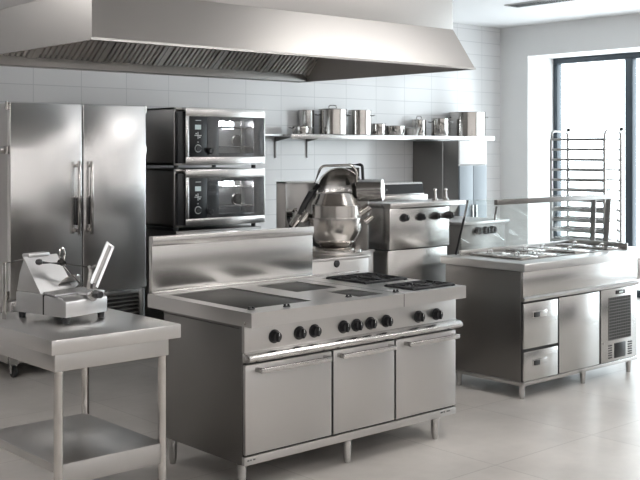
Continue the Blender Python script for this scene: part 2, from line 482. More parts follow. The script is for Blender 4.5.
    lo.location = base_matrix(t).inverted() @ Vector((dx0+.4, oyf+dp-.06, zh-.05))
    bm = NB()
    for k, w in enumerate((.02, .008, .014, .01)): box(bm, ox1-.10+k*.022, ox1-.10+k*.022+w, oyf-.003, oyf+.002, z0+.05, z0+.058)
    part('maker_plate', bm, 'mark', t)
    for x in (ox0+.04, ox1-.06):
        for y in (oyf+.09, oyb-.06): part('foot', cyl(NB(), (x, y, z0-.018), (x, y, z0+.014), .02), 'dark', t)
    return t
oven(1.038, 'lower glass-doored steam oven of the stack, standing on the steel stand')
oven(1.558, 'upper glass-doored steam oven of the stack, right under the far wall tiles')

# ------------------------------------------------------------------ cooking range
rg = thing('cooking_range', 'long stainless steel cooking range with nine black knobs and three cupboard doors', 'range', (3.93, 4.5, 0))
rx0, rx1, ry0, ry1 = 3.157, 4.735, 4.12, 4.84
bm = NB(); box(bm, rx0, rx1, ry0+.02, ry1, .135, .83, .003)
part('body', bm, 'steeld', rg, label='steel carcass, coloured darker for its shaded side')
# worktop made as a frame with recesses
bm = NB()
sx0, sx1, sy0, sy1, sz0, sz1 = 3.148, 4.745, 4.05, 4.99, .828, .90
wells = [('griddle_plate', 3.22, 3.66, 4.19, 4.90), ('hob_plate', 3.82, 4.13, 4.50, 4.87), ('hob_plate', 3.95, 4.14, 4.13, 4.40), ('burner_well', 4.34, 4.72, 4.48, 4.88), ('burner_well', 4.36, 4.72, 4.10, 4.36)]
xs = sorted({sx0, sx1, *[w[1] for w in wells], *[w[2] for w in wells]}); ys = sorted({sy0, sy1, *[w[3] for w in wells], *[w[4] for w in wells]})
vt = {}
def V(i, j, z):
    k = (i, j, z)
    if k not in vt: vt[k] = bm.verts.new((xs[i], ys[j], z))
    return vt[k]
zd = .884
def cellz(i, j):
    cx, cy = (xs[i]+xs[i+1])/2, (ys[j]+ys[j+1])/2
    return zd if any(w[1] < cx < w[2] and w[3] < cy < w[4] for w in wells) else sz1
nx, ny = len(xs)-1, len(ys)-1
for i in range(nx):
    for j in range(ny):
        z = cellz(i, j)
        bm.faces.new((V(i, j, z), V(i+1, j, z), V(i+1, j+1, z), V(i, j+1, z)))
        bm.faces.new((V(i, j, sz0), V(i, j+1, sz0), V(i+1, j+1, sz0), V(i+1, j, sz0)))
        if i+1 < nx and cellz(i+1, j) != z: bm.faces.new((V(i+1, j, zd), V(i+1, j+1, zd), V(i+1, j+1, sz1), V(i+1, j, sz1)))
        if j+1 < ny and cellz(i, j+1) != z: bm.faces.new((V(i, j+1, zd), V(i+1, j+1, zd), V(i+1, j+1, sz1), V(i, j+1, sz1)))
for i in range(nx):
    bm.faces.new((V(i, 0, sz0), V(i+1, 0, sz0), V(i+1, 0, sz1), V(i, 0, sz1))); bm.faces.new((V(i, ny, sz0), V(i, ny, sz1), V(i+1, ny, sz1), V(i+1, ny, sz0)))
for j in range(ny):
    bm.faces.new((V(0, j, sz0), V(0, j, sz1), V(0, j+1, sz1), V(0, j+1, sz0))); bm.faces.new((V(nx, j, sz0), V(nx, j+1, sz0), V(nx, j+1, sz1), V(nx, j, sz1)))
part('worktop', bm, 'steelw', rg)
part('worktop_seam', B(4.218, 4.221, sy0-.001, sy1, sz0, sz1+.0006), 'gap', rg)
for n, xa, xb, ya, yb in wells:
    if n == 'burner_well': part('burner_tray', B(xa+.004, xb-.004, ya+.004, yb-.004, zd-.001, zd+.004), 'iron', rg)
    else: part(n, B(xa+.012, xb-.012, ya+.012, yb-.012, zd-.001, .896, .003), 'griddle', rg)
def grate(cx, cy, w, d):
    bm = NB(); z = .908
    for s in (-1, 1):
        box(bm, cx-w/2, cx+w/2, cy+s*d/2-.006, cy+s*d/2+.006, z-.008, z+.004, .002)
        box(bm, cx+s*w/2-.006, cx+s*w/2+.006, cy-d/2, cy+d/2, z-.008, z+.004, .002)
    for k in range(8):
        a = k*PI/4+PI/8
        p0 = Vector((cx+math.cos(a)*.035, cy+math.sin(a)*.035, z+.004)); p1 = Vector((cx+math.cos(a)*w*.45, cy+math.sin(a)*d*.45, z))
        tube(bm, [p0, p1], .006, 6)
    for sx in (-1, 1):
        for sy in (-1, 1): box(bm, cx+sx*w/2-.008, cx+sx*w/2+.008, cy+sy*d/2-.008, cy+sy*d/2+.008, zd+.003, z, .002)
    return part('burner_grate', bm, 'iron', rg)
for cy, d in ((4.23, .22), (4.68, .34)):
    for cx in (4.45, 4.63):
        grate(cx, cy, .165, d)
        part('burner_cap', lathe(NB(), [(0, .02), (.03, .019), (.036, .012), (.04, 0), (0, 0)], (cx, cy, zd+.003)), 'iron', rg)
for x, y in ((3.23, 4.16), (3.42, 4.11), (3.90, 4.16), (4.235, 4.13)):
    bm = NB(); box(bm, x-.018, x+.018, y-.01, y+.01, .8995, .906, .003); cyl(bm, (x-.012, y, .905), (x-.012, y, .916), .007, seg=10); cyl(bm, (x+.012, y, .905), (x+.012, y, .914), .006, seg=10)
    part('drain_latch', bm, 'dark', rg)
bm = NB(); box(bm, 3.165, 4.35, 4.972, 5.005, .9, 1.218, .004)
part('backsplash', bm, 'steelb2', rg)
part('splash_fold', B(3.163, 4.352, 4.962, 4.975, 1.165, 1.219, .003), 'steelb2', rg)
part('splash_lip', B(3.165, 4.735, 4.952, 4.973, .9, .914, .003), 'satin', rg)
part('control_fascia', B(rx0, rx1, ry0, ry0+.022, .695, .83, .002), 'steel', rg)
bm = NB()
prof = [(ry0+.01, .645), (ry0-.035, .65), (ry0-.05, .662), (ry0-.05, .678), (ry0-.035, .69), (ry0+.01, .70)]
prism(bm, [(rx0-.005, y, z) for y, z in prof], (rx1-rx0+.012, 0, 0), .004)
part('front_rail', bm, 'satin', rg)
for x in (3.345, 3.511, 3.614, 3.821, 3.917, 4.023, 4.147, 4.407, 4.56):
    bm = NB(); z = .758-(x-3.345)*.012
    cyl(bm, (x, ry0-.006, z), (x, ry0, z), .035, seg=24); cyl(bm, (x, ry0-.033, z), (x, ry0-.006, z), .025, .029, seg=24)
    box(bm, x-.006, x+.006, ry0-.044, ry0-.030, z-.024, z+.024, .003)
    k = part('knob', bm, 'dark', rg)
    part('knob_mark', B(x-.0015, x+.0015, ry0-.0452, ry0-.044, z+.006, z+.022), 'wmark', k)
for i, (xa, xb, ha, hb_) in enumerate(((3.160, 3.735, 3.22, 3.69), (3.749, 4.210, 3.775, 4.175), (4.224, 4.728, 4.285, 4.705))):
    d = part('door', B(xa, xb, ry0-.004, ry0+.016, .188, .634, .003), 'steel', rg)
    bm = NB(); z = .606
    box(bm, ha, hb_, ry0-.060, ry0-.044, z-.013, z+.013, .004)
    box(bm, ha, hb_, ry0-.05, ry0-.044, z+.006, z+.012, .001)
    box(bm, ha, ha+.016, ry0-.05, ry0-.003, z-.01, z+.012, .002); box(bm, hb_-.016, hb_, ry0-.05, ry0-.003, z-.01, z+.012, .002)
    part('handle', bm, 'satin', d)
part('door_gap', B(rx0+.004, rx1-.004, ry0+.014, ry0+.0205, .176, .642), 'gap', rg)
part('plinth', B(rx0, rx1, ry0, ry0+.022, .135, .178, .002), 'steel', rg)
bm = NB()
for k, w in enumerate((.012, .008, .014)): box(bm, 3.175+k*.018, 3.175+k*.018+w, ry0-.002, ry0+.001, .156, .163)
part('maker_plate', bm, 'mark', rg)
bm = NB()
for k, w in enumerate((.016, .01, .03)): box(bm, 4.60+k*.026, 4.60+k*.026+w, ry0-.002, ry0+.001, .158, .166)
part('model_plate', bm, 'mark', rg)
for x in (3.175, 3.893, 4.60):
    for y in (4.165, 4.78):
        bm = NB(); cyl(bm, (x, y, .03), (x, y, .137), .022, .024, seg=20); cyl(bm, (x, y, 0), (x, y, .032), .015, .022, seg=20)
        part('leg', bm, 'satin', rg)
bm = NB(); tube(bm, [(rx0-.004, 4.16, .815), (rx0-.004, 4.83, .815)], .004, 6)
part('side_trim', bm, 'satin', rg)
part('side_screw', cyl(NB(), (sx0-.006, 4.10, .845), (sx0+.002, 4.10, .845), .007, seg=10), 'polish', rg)

# ------------------------------------------------------------------ back line: support cabinet, kettle, cooker
sp = thing('support_cabinet', 'low steel cabinet carrying the tilting kettle behind the range', 'cabinet', (4.85, 5.6, 0))
bm = NB(); box(bm, 4.36, 4.885, 5.02, 6.35, .1, .985, .004); box(bm, 4.87, 5.18, 5.27, 6.35, .1, .985, .004)
part('body', bm, 'steel', sp)
bm = NB(); prism(bm, [(4.352, 5.01, .985), (4.893, 5.01, .985), (4.893, 5.262, .985), (5.19, 5.262, .985), (5.19, 6.36, .985), (4.352, 6.36, .985)], (0, 0, .015), .003)
part('top', bm, 'steelw', sp)
part('drain_cap', lathe(NB(), [(0, .01), (.02, .008), (.026, 0), (0, 0)], mat=Matrix.Translation((4.60, 5.019, .962)) @ Matrix.Rotation(PI/2, 4, 'X')), 'dark', sp)
for x in (4.40, 4.84):
    for y in (5.07, 6.3): part('leg', cyl(NB(), (x, y, 0), (x, y, .1), .022), 'satin', sp)

kt = thing('tilting_kettle', 'round polished steel mixing kettle with its domed lid tipped open behind the range', 'kettle', (4.87, 5.33, 1.0), -TH)
# local frame: x to the right, y away, z up from the top of the cabinet
KS = 7.22/1048
def kx(px): return (px-335)*KS
def kz(py): return 1.7-(py-150)*KS-1.0
kb = NB()
kb_prof = [(0, .035), (.085, .036), (.11, .05), (.14, .075), (.162, .11), (.176, .156), (.178, .23), (.172, .234), (.166, .236), (.165, .32), (.16, .328), (.152, .330), (.113, .402), (.106, .406), (.098, .402), (.14, .325), (.15, .30), (0, .28)]
part('bowl', lathe(kb, [(q*1.05, z) for q, z in kb_prof], seg=56), 'kettle', kt, local=True, ang=18)
part('bowl_band', lathe(NB(), [(.185, .226), (.192, .228), (.192, .238), (.178, .24)], seg=56), 'satin', kt, local=True)
part('base_ring', lathe(NB(), [(0, .0), (.185, .0), (.19, .006), (.19, .022), (.165, .036), (.12, .04), (0, .04)], seg=56), 'polish', kt, local=True)
lid = NB()
prof = [(0, .085), (.05, .081), (.1, .065), (.135, .04), (.155, .01), (.16, 0), (.152, .0), (.13, .03), (.097, .055), (.05, .07), (0, .074)]
lid_m = Matrix.Translation((kx(340), .10, kz(191))) @ Matrix.Rotation(math.radians(-14), 4, 'Y') @ Matrix.Rotation(math.radians(-104), 4, 'X')
L_ = part('lid', lathe(lid, prof, seg=48, mat=lid_m), 'satin', kt, local=True)
bm = NB(); tube(bm, [lid_m @ Vector((.158*math.cos(i*2*PI/40), .158*math.sin(i*2*PI/40), 0)) for i in range(40)], .007, 8, True)
part('lid_rim', bm, 'satin', L_, local=True)
bm = NB(); tube(bm, arc([(kx(311), 0, kz(192)), (kx(321), .02, kz(166)), (kx(352), .02, kz(165)), (kx(357), .02, kz(172)), (kx(356), .05, kz(188))], .03), .009, 10)
part('lifting_handle', bm, 'polish', kt, local=True)
bm = NB(); tube(bm, arc([(kx(349), .16, kz(165)), (kx(363), .16, kz(165)), (kx(364), .16, kz(186))], .02), .011, 10)
part('rear_bracket', bm, 'dark', kt, local=True)
part('bracket_plate', B(kx(346), kx(360), .165, .175, kz(186), kz(168), .003), 'griddle', kt, local=True)
bm = NB(); tube(bm, [(kx(318), .02, kz(186)), (kx(311), -.03, kz(193)), (kx(305), -.05, kz(203)), (kx(300), -.05, kz(214))], .022, 12)
part('spout_arm', bm, 'dark', kt, local=True)
bm = NB(); cyl(bm, (kx(300), -.02, kz(220)), (kx(307), -.02, kz(211)), .045, .05, seg=24); cyl(bm, (kx(292), -.02, kz(226)), (kx(300), -.02, kz(214)), .03, .04, seg=20)
part('discharge_valve', bm, 'polish', kt, local=True)
mo = part('tilt_motor', cyl(NB(), (kx(359), .08, kz(191)), (kx(383), .04, kz(190)), .080, .075, seg=36), 'satin', kt, local=True)
part('motor_cap', cyl(NB(), (kx(353), .085, kz(192)), (kx(359), .08, kz(191)), .05, .06, seg=28), 'griddle', mo, local=True)
bm = NB(); box(bm, kx(352), kx(369), .05, .20, 0, kz(199), .02, 3)
part('gear_column', bm, 'steeld', kt, local=True)
bm = NB(); cyl(bm, (kx(358), -.02, kz(214)), (kx(369), -.02, kz(206)), .028, seg=16); cyl(bm, (kx(365), -.03, kz(222)), (kx(372), -.03, kz(216)), .022, seg=16)
part('pipe_joint', bm, 'polish', kt, local=True)

ck = thing('pasta_cooker', 'upright steel cooker with four black knobs standing behind the right end of the range', 'cooker', (5.583, 5.317, 0))
cx0, cx1 = 5.271, 5.895
part('lower_cabinet', B(cx0, cx1, 5.215, 5.419, .1, .985, .004), 'satin', ck)
part('control_head', B(cx0, cx1+.005, 5.199, 5.440,   .993, 1.291, .004), 'satin', ck)
part('seam', B(cx0+.004, cx1-.004, 5.219, 5.419, .983, .995), 'gap', ck)
part('top_ledge', B(cx0-.008, 6.074, 5.184, 5.522, 1.287, 1.322, .004), 'satin', ck)
bm = NB(); prism(bm, [(5.900, 5.235, 1.287), (6.053, 5.235, 1.287), (5.900, 5.235, 1.13)], (0, .03, 0))
part('ledge_bracket', bm, 'satin', ck)
part('ledge_slot', B(cx0+.11, cx1, 5.182, 5.185, 1.283, 1.289), 'gap', ck)
for x in (5.411, 5.585, 5.746, 5.895):
    bm = NB(); z = 1.217
    cyl(bm, (x, 5.189, z), (x, 5.199, z), .030, seg=24); cyl(bm, (x, 5.159, z), (x, 5.189, z), .022, .026, seg=24); box(bm, x-.005, x+.005, 5.151, 5.162, z-.02, z+.02, .002)
    k = part('knob', bm, 'dark', ck)
    part('knob_mark', B(x-.0015, x+.0015, 5.150, 5.151, z+.004, z+.018), 'wmark', k)
for x in (5.874, 5.992):
    bm = NB(); cyl(bm, (x, 5.317, 1.322), (x, 5.317, 1.337), .022, seg=16); cyl(bm, (x, 5.317, 1.337), (x, 5.317, 1.392), .013, .010, seg=14); lathe(bm, [(0, .016), (.012, .01), (.014, 0), (0, -.01)], (x, 5.317, 1.397), 14)
    part('filling_tap', bm, 'polish', ck)
for x in (cx0+.06, cx1-.06): part('leg', cyl(NB(), (x, 5.317, 0), (x, 5.317, .1), .022), 'satin', ck)
# second cabinet behind carrying the grill
s2 = thing('rear_cabinet', 'steel cabinet behind the knobbed cooker, carrying the flat grill', 'cabinet', (5.6, 5.9, 0))
part('body', B(5.50, 6.25, 5.56, 6.3, .1, 1.26, .004), 'steeld', s2)
part('top', B(5.49, 6.26, 5.55, 6.31, 1.26, 1.28, .003), 'steelw', s2)
for x in (5.56, 6.2):
    for y in (5.62, 6.24): part('leg', cyl(NB(), (x, y, 0), (x, y, .1), .022), 'satin', s2)
gr = thing('flat_grill', 'flat steel grill with a black glass control strip behind the knobbed cooker', 'grill', (5.9, 5.85, 1.28))
part('body', B(5.60, 6.17, 5.66, 6.1, 1.292, 1.35, .006), 'satin', gr)
bm = NB(); prism(bm, [(5.61, 5.70, 1.35), (5.61, 5.722, 1.445), (5.61, 5.76, 1.445), (5.61, 5.78, 1.35)], (.56, 0, 0), .003)
h_ = part('display_housing', bm, 'satin', gr)
dv = Vector((0, .022, .095)).normalized()
bm = NB(); panel_slab(bm, Vector((5.613, 5.7005, 1.356)), (1, 0, 0), dv, .553, .077, .003)
part('control_strip', bm, 'panel', h_, label='black glass control strip')
bm = NB()
for k in range(4): panel_slab(bm, Vector((5.65+k*.03, 5.7055, 1.385)), (1, 0, 0), dv, .018, .014, .0045)
part('strip_print', bm, 'mark', h_)
for x in (5.63, 5.73, 6.03, 6.13): part('foot', cyl(NB(), (x, 5.69, 1.28), (x, 5.69, 1.293), .014, seg=14), 'dark', gr)
# steel appliance behind the kettle
tk = thing('steel_tank', 'open fronted steel tank cabinet with a valve, left of the kettle', 'tank', (4.9, 5.75, 1.0))
bm = NB()
for (a1, a2, c1, c2, d1, d2) in ((4.73, 4.745, 5.70, 5.80, 1.0, 1.475), (5.065, 5.08, 5.70, 5.80, 1.0, 1.475), (4.73, 5.08, 5.70, 5.80, 1.46, 1.475), (4.73, 5.08, 5.79, 5.80, 1.0, 1.475)):
    box(bm, a1, a2, c1, c2, d1, d2, .002)
part('housing', bm, 'steel', tk)
part('back_panel', B(4.747, 5.063, 5.77, 5.785, 1.005, 1.458), 'steel', tk)
bm = NB(); cyl(bm, (4.80, 5.68, 1.25), (4.80, 5.77, 1.25), .03); cyl(bm, (4.80, 5.67, 1.21), (4.80, 5.67, 1.29), .011); cyl(bm, (4.77, 5.67, 1.25), (4.83, 5.67, 1.25), .011)
part('valve', bm, 'polish', tk)
bm = NB(); tube(bm, arc([(4.79, 5.75, 1.23), (4.79, 5.69, 1.14), (4.82, 5.68, 1.06), (4.82, 5.68, 1.0)], .03), .018, 10)
part('hose', bm, 'dark', tk)

# ------------------------------------------------------------------ wall shelves
def bracket(x, z, dep, parent):
    bm = NB(); box(bm, x-.008, x+.008, RY-.014, RY-.001, z-.215, z-.001, .002)
    prism(bm, [(x-.004, RY-.01, z-.001), (x-.004, RY-dep, z-.001), (x-.004, RY-dep, z-.010), (x-.004, RY-.012, z-.05)], (.008, 0, 0))
    part('bracket', bm, 'steeld', parent)
sh = thing('wall_shelf', 'long stainless steel wall shelf carrying the pots and pans', 'shelf', (8.1, 8.05, 1.84))
bm = NB(); box(bm, 6.60, 9.72, 7.86, 8.199, 1.835, 1.857, .003); box(bm, 6.60, 9.72, 7.855, 7.867, 1.812, 1.857, .002)
part('board', bm, 'satin', sh)
for x in (6.67, 7.09, 9.5): bracket(x, 1.835, .25, sh)
s3 = thing('wall_shelf', 'short shallow steel wall shelf between the ovens and the pot shelf', 'shelf', (6.2, 8.1, 1.84))
bm = NB(); box(bm, 5.9, 6.585, 7.98, 8.199, 1.84, 1.857, .002)
part('board', bm, 'steel', s3)
bracket(6.4, 1.84, .15, s3); bracket(6.0, 1.84, .2, s3)
SZ = 1.857
def pot(name, label, cat, x, y, r, h, lid_=False, handles=True, flare=1.0, mat='polish', ha=0.):
    t = thing(name, label, cat, (x, y, SZ), ha, 'cookware on the wall shelf')
    w = .003
    bm = lathe(NB(), [(0, .001), (r*.96, .001), (r*.99, .006), (r*flare, h-.004), (r*flare+.005, h), (r*flare, h+.001), (r*flare-w, h-.004), (r*.97-w, .01), (0, .008)], seg=44)
    part('body', bm, mat, t, local=True)
    if lid_:
        l = part('lid', lathe(NB(), [(0, h+.016), (r*.5, h+.013), (r*.92, h+.005), (r*1.01, h+.002), (r*1.01, h+.0005), (0, h+.001)], seg=44), mat, t, local=True)
        bm = NB(); tube(bm, arc([(-.04, 0, h+.014), (-.035, 0, h+.042), (.035, 0, h+.042), (.04, 0, h+.014)], .02), .006, 8)
        part('lid_handle', bm, 'satin', l, local=True)
    if handles:
        for s in (-1, 1):
            bm = NB(); z = h*.78; R_ = r*(1+(flare-1)*.78)
            tube(bm, arc([(s*(R_-.002), -.045, z), (s*(R_+.035), -.045, z+.005), (s*(R_+.035), .045, z+.005), (s*(R_-.002), .045, z)], .018), .006, 8)
            part('handle', bm, 'satin', t, local=True)
    return t
RZ = -TH
pot('saute_pan', 'shallow steel pan at the left end of the pot shelf', 'pan', 6.83, 7.985, .085, .08, handles=True, ha=RZ)
pot('cooking_pot', 'narrow tall steel pot behind the lidded stockpot', 'pot', 7.01, 8.108, .080, .25, ha=RZ, handles=False, mat='satin')
pot('stock_pot', 'lidded stockpot with loop handle on its lid, left half of the shelf', 'pot', 7.255, 7.98, .145, .26, True, ha=RZ)
pot('stock_pot', 'tall narrow uncovered pot with side handles, next to the lidded stockpot', 'pot', 7.66, 8.0, .122, .262, ha=RZ)
pot('sauce_pan', 'small straight-sided pan right of the tall narrow pot', 'pan', 7.935, 8.0, .078, .125, False, False)
pot('saute_pan', 'wide low dark-looking pan in the middle of the shelf', 'pan', 8.17, 7.99, .115, .105, ha=RZ, flare=1.1)
pot('mixing_bowl', 'flared shallow steel bowl right of the wide low pan', 'bowl', 8.44, 8.02, .10, .09, False, False, flare=1.35)
pot('sauce_pan', 'small covered pan between the flared bowl and the bigger saucepan', 'pan', 8.67, 8.09, .08, .18, True, False)
pot('cooking_pot', 'medium saucepan standing beside the biggest stockpot', 'pot', 8.90, 7.98, .10, .20, ha=RZ)
pot('stock_pot', 'biggest wide stockpot at the right end of the shelf', 'pot', 9.37, 7.98, .212, .28, ha=RZ)

# ------------------------------------------------------------------ tall cabinet by the right end of the shelf
tc_ = thing('tall_cabinet', 'tall grey steel cupboard with two upper panels under the right end of the shelf', 'cabinet', (8.9, 7.8, 0))
part('body', B(8.675, 9.145, 7.52, 8.19, .08, 1.80, .004), 'steeld', tc_)
part('upper_panel', B(8.68, 9.14, 7.50, 7.519, 1.545, 1.80, .003), 'white', tc_, label='white upper front panel')
for k in range(2):
    xa = 8.682+k*.232
    d = part('door', B(xa, xa+.226, 7.50, 7.519, .1, 1.53, .003), plain('cupboard_blue_grey', (.24, .27, .30), .35), tc_)
    part('handle', B(xa+(.19 if k == 0 else .02), xa+(.205 if k == 0 else .035), 7.475, 7.502, .8, 1.1, .003), 'satin', d)
bm = NB(); tube(bm, [(8.668, 7.73, .1), (8.668, 7.73, 1.80)], .008, 8)
part('side_pipe', bm, 'polish', tc_)
part('plinth', B(8.70, 9.12, 7.56, 8.17, 0, .08), 'gap', tc_)

# boiling unit behind the glass guard
bu = thing('boiling_unit', 'low steel boiling unit with three dark knobs, seen through the glass guard', 'cooker', (7.3, 6.3, 0))
part('body', B(6.99, 7.60, 6.02, 6.7, .1, 1.045, .004), 'steeld', bu)
part('top', B(6.97, 7.62, 5.99, 6.72, 1.045, 1.07, .004), 'steel', bu)
for x in (7.20, 7.31, 7.40):
    bm = NB(); cyl(bm, (x, 5.98, .985), (x, 6.02, .985), .032, .036, seg=20); box(bm, x-.005, x+.005, 5.97, 5.982, .96, 1.01, .002)
    part('knob', bm, 'dark', bu)
for x in (7.05, 7.54):
    for y in (6.08, 6.64): part('leg', cyl(NB(), (x, y, 0), (x, y, .1), .022), 'satin', bu)

# ------------------------------------------------------------------ refrigerated serving counter
pc = thing('serving_counter', 'refrigerated steel serving counter with drawers, door, vent grille and glass guard', 'counter', (6.4, 4.8, 0))
qx0, qx1, qy0, qy1 = 5.745, 7.16, 4.40, 5.10
bm = NB()
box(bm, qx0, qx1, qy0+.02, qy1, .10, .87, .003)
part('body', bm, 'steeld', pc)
# worktop with one long well
bm = NB()
tx0, tx1, ty0, ty1 = 5.725, 7.42, 4.37, 5.135
wx0, wx1, wy0, wy1 = 5.90, 7.18, 4.53, 5.03
def frame_top(bm, x0, x1, y0, y1, a0, a1, c0, c1, z0, z1, zb):
    O = [bm.verts.new(p) for p in ((x0, y0, z1), (x1, y0, z1), (x1, y1, z1), (x0, y1, z1))]
    I = [bm.verts.new(p) for p in ((a0, c0, z1), (a1, c0, z1), (a1, c1, z1), (a0, c1, z1))]
    D = [bm.verts.new(p) for p in ((a0, c0, zb), (a1, c0, zb), (a1, c1, zb), (a0, c1, zb))]
    Q = [bm.verts.new(p) for p in ((x0, y0, z0), (x1, y0, z0), (x1, y1, z0), (x0, y1, z0))]
    for k in range(4):
        j = (k+1) % 4
        bm.faces.new((O[k], O[j], I[j], I[k])); bm.faces.new((I[k], I[j], D[j], D[k])); bm.faces.new((O[k], Q[k], Q[j], O[j]))
    bm.faces.new(D); bm.faces.new(Q)
    es = [e for e in bm.edges if all(abs(v.co.z-z1) < 1e-6 for v in e.verts) and all(v in O for v in e.verts)]
    es += [e for e in bm.edges if e.verts[0] in O and e.verts[1] in Q or e.verts[1] in O and e.verts[0] in Q]
    bmesh.ops.bevel(bm, geom=es, offset=.008, segments=3, affect='EDGES', profile=.5)
frame_top(bm, tx0, tx1, ty0, ty1, wx0, wx1, wy0, wy1, .875, .93, .88)
part('worktop', bm, 'steelw', pc)
part('extension_panel', B(7.162, 7.40, 4.42, 5.10, .70, .874, .003), 'satin', pc)
bm = NB(); box(bm, wx0-.05, wx1+.03, wy1+.012, wy1+.03, .929, .965, .003); box(bm, wx1+.012, wx1+.03, wy0-.02, wy1+.02, .929, .975, .003)
part('raised_rim', bm, 'steel', pc)
part('upper_fascia', B(qx0, qx1, qy0, qy0+.021, .70, .872, .002), 'satin', pc)
bm = NB(); prism(bm, [(qx0-.004, y, z) for y, z in ((4.41, .667), (4.385, .672), (4.38, .69), (4.395, .703), (4.41, .703))], (qx1-qx0+.008, 0, 0))
part('front_ledge', bm, 'satin', pc)
part('door_gap', B(qx0+.003, qx1-.003, qy0+.015, qy0+.0215, .105, .668), 'gap', pc)
for z0, z1 in ((.345, .655), (.125, .325)):
    d = part('drawer', B(qx0+.008, 6.138, qy0-.002, qy0+.016, z0, z1, .003), 'satin', pc)
    zc = z1-.085
    bm = NB(); box(bm, 5.85, 6.01, qy0-.0045, qy0-.001, zc-.02, zc+.025, .001)
    part('recessed_handle', bm, 'satin', d)
    part('handle_latch', B(5.862, 5.92, qy0-.012, qy0-.004, zc-.016, zc+.018, .002), 'dark', d)
d = part('door', B(6.156, 6.648, qy0-.002, qy0+.016, .125, .66, .003), 'satin', pc)
vp = part('machine_door', B(6.672, 7.15, qy0-.002, qy0+.016, .125, .665, .003), 'satin', pc)
g = NB()
gx0, gx1, gz0, gz1 = 6.77, 7.06, .285, .60
n1, n2 = 12, 14
box(g, gx0, gx1, qy0-.004, qy0-.0015, gz0, gz1)
part('grille_back', g, 'gap', vp)
g = NB()
for k in range(n1+1):
    x = gx0+(gx1-gx0)*k/n1; box(g, x-.0022, x+.0022, qy0-.007, qy0-.003, gz0, gz1)
for k in range(n2+1):
    z = gz0+(gz1-gz0)*k/n2; box(g, gx0, gx1, qy0-.007, qy0-.003, z-.0022, z+.0022)
part('vent_grille', g, 'steeld', vp)
part('controller', B(6.865, 6.985, qy0-.008, qy0-.001, .62, .648, .002), 'dark', vp)
part('controller_digits', B(6.90, 6.95, qy0-.0092, qy0-.0078, .628, .64), 'display', vp)
bm = NB(); box(bm, 6.845, 6.99, qy0-.006, qy0-.001, .145, .255, .002)
part('lower_opening', bm, 'panel', vp)
bm = NB()
for k in range(6):
    z = .15+k*.018; box(bm, 6.765, 6.81, qy0-.0045, qy0-.001, z, z+.008); box(bm, 7.03, 7.08, qy0-.0045, qy0-.001, z, z+.008)
part('louvre_slots', bm, 'gap', vp)
part('lock', cyl(NB(), (6.70, qy0-.008, .27), (6.70, qy0, .27), .009, seg=14), 'polish', vp)
part('plinth_rail', B(qx0, qx1, qy0, qy0+.02, .095, .122, .002), 'satin', pc)
bm = NB(); box(bm, qx0-.002, qx0+.006, qy0, qy1, .095, .125, .001)
part('side_rail', bm, 'satin', pc)
for x, y in ((5.785, 4.44), (6.50, 4.44), (7.10, 4.44), (5.785, 5.0), (6.50, 5.05), (7.10, 5.05)):
    bm = NB(); cyl(bm, (x, y, 0), (x, y, .10), .016, .024, seg=20)
    part('leg', bm, 'satin', pc)
# glass guard
gx_a, gx_b = 5.86, 7.31
part('guard_rail', B(gx_a-.01, gx_b+.02, 4.705, 4.735, 1.31, 1.348, .004), 'steeld', pc)  # backlit shade put into the colour by the darker steel
part('guard_top_glass', B(gx_a, gx_b, 4.735, 5.0, 1.334, 1.342), 'gguard', pc)
up = Vector((0, 4.99-5.10, 1.33-.955))
bm = NB(); panel_slab(bm, Vector((gx_a, 5.10, .955)), (1, 0, 0), up, gx_b-gx_a, up.length, .006)
part('guard_back_glass', bm, 'gguard', pc)
bm = NB(); tube(bm, [(gx_a, 5.10, .932), (gx_a, 5.02, 1.20)], .009, 8)
part('guard_post', bm, 'dark', pc)
bm = NB(); tube(bm, [(gx_a, 5.02, 1.20), (gx_a, 4.985, 1.335)], .009, 8)
part('guard_post', bm, 'satin', pc)
for (ya, yb) in ((4.755, 4.735), (4.88, 4.875)):
    bm = NB(); prism(bm, [(7.27, ya-.028, .93), (7.285, ya-.028, .93), (7.285, ya+.028, .93), (7.27, ya+.028, .93)], (0, 0, .012))
    prism(bm, [(7.27, ya-.022, .94), (7.285, ya-.022, .94), (7.285, ya+.022, .94), (7.27, ya+.022, .94)], (.012, yb-ya, .39), .003)
    part('guard_post', bm, 'hood', pc)
bm = NB(); tube(bm, arc([(gx_a+.02, 4.735, 1.30), (gx_a+.02, 4.75, 1.23), (gx_a+.02, 4.75, 1.20)], .03), .007, 8)
part('guard_hook', bm, 'satin', pc)

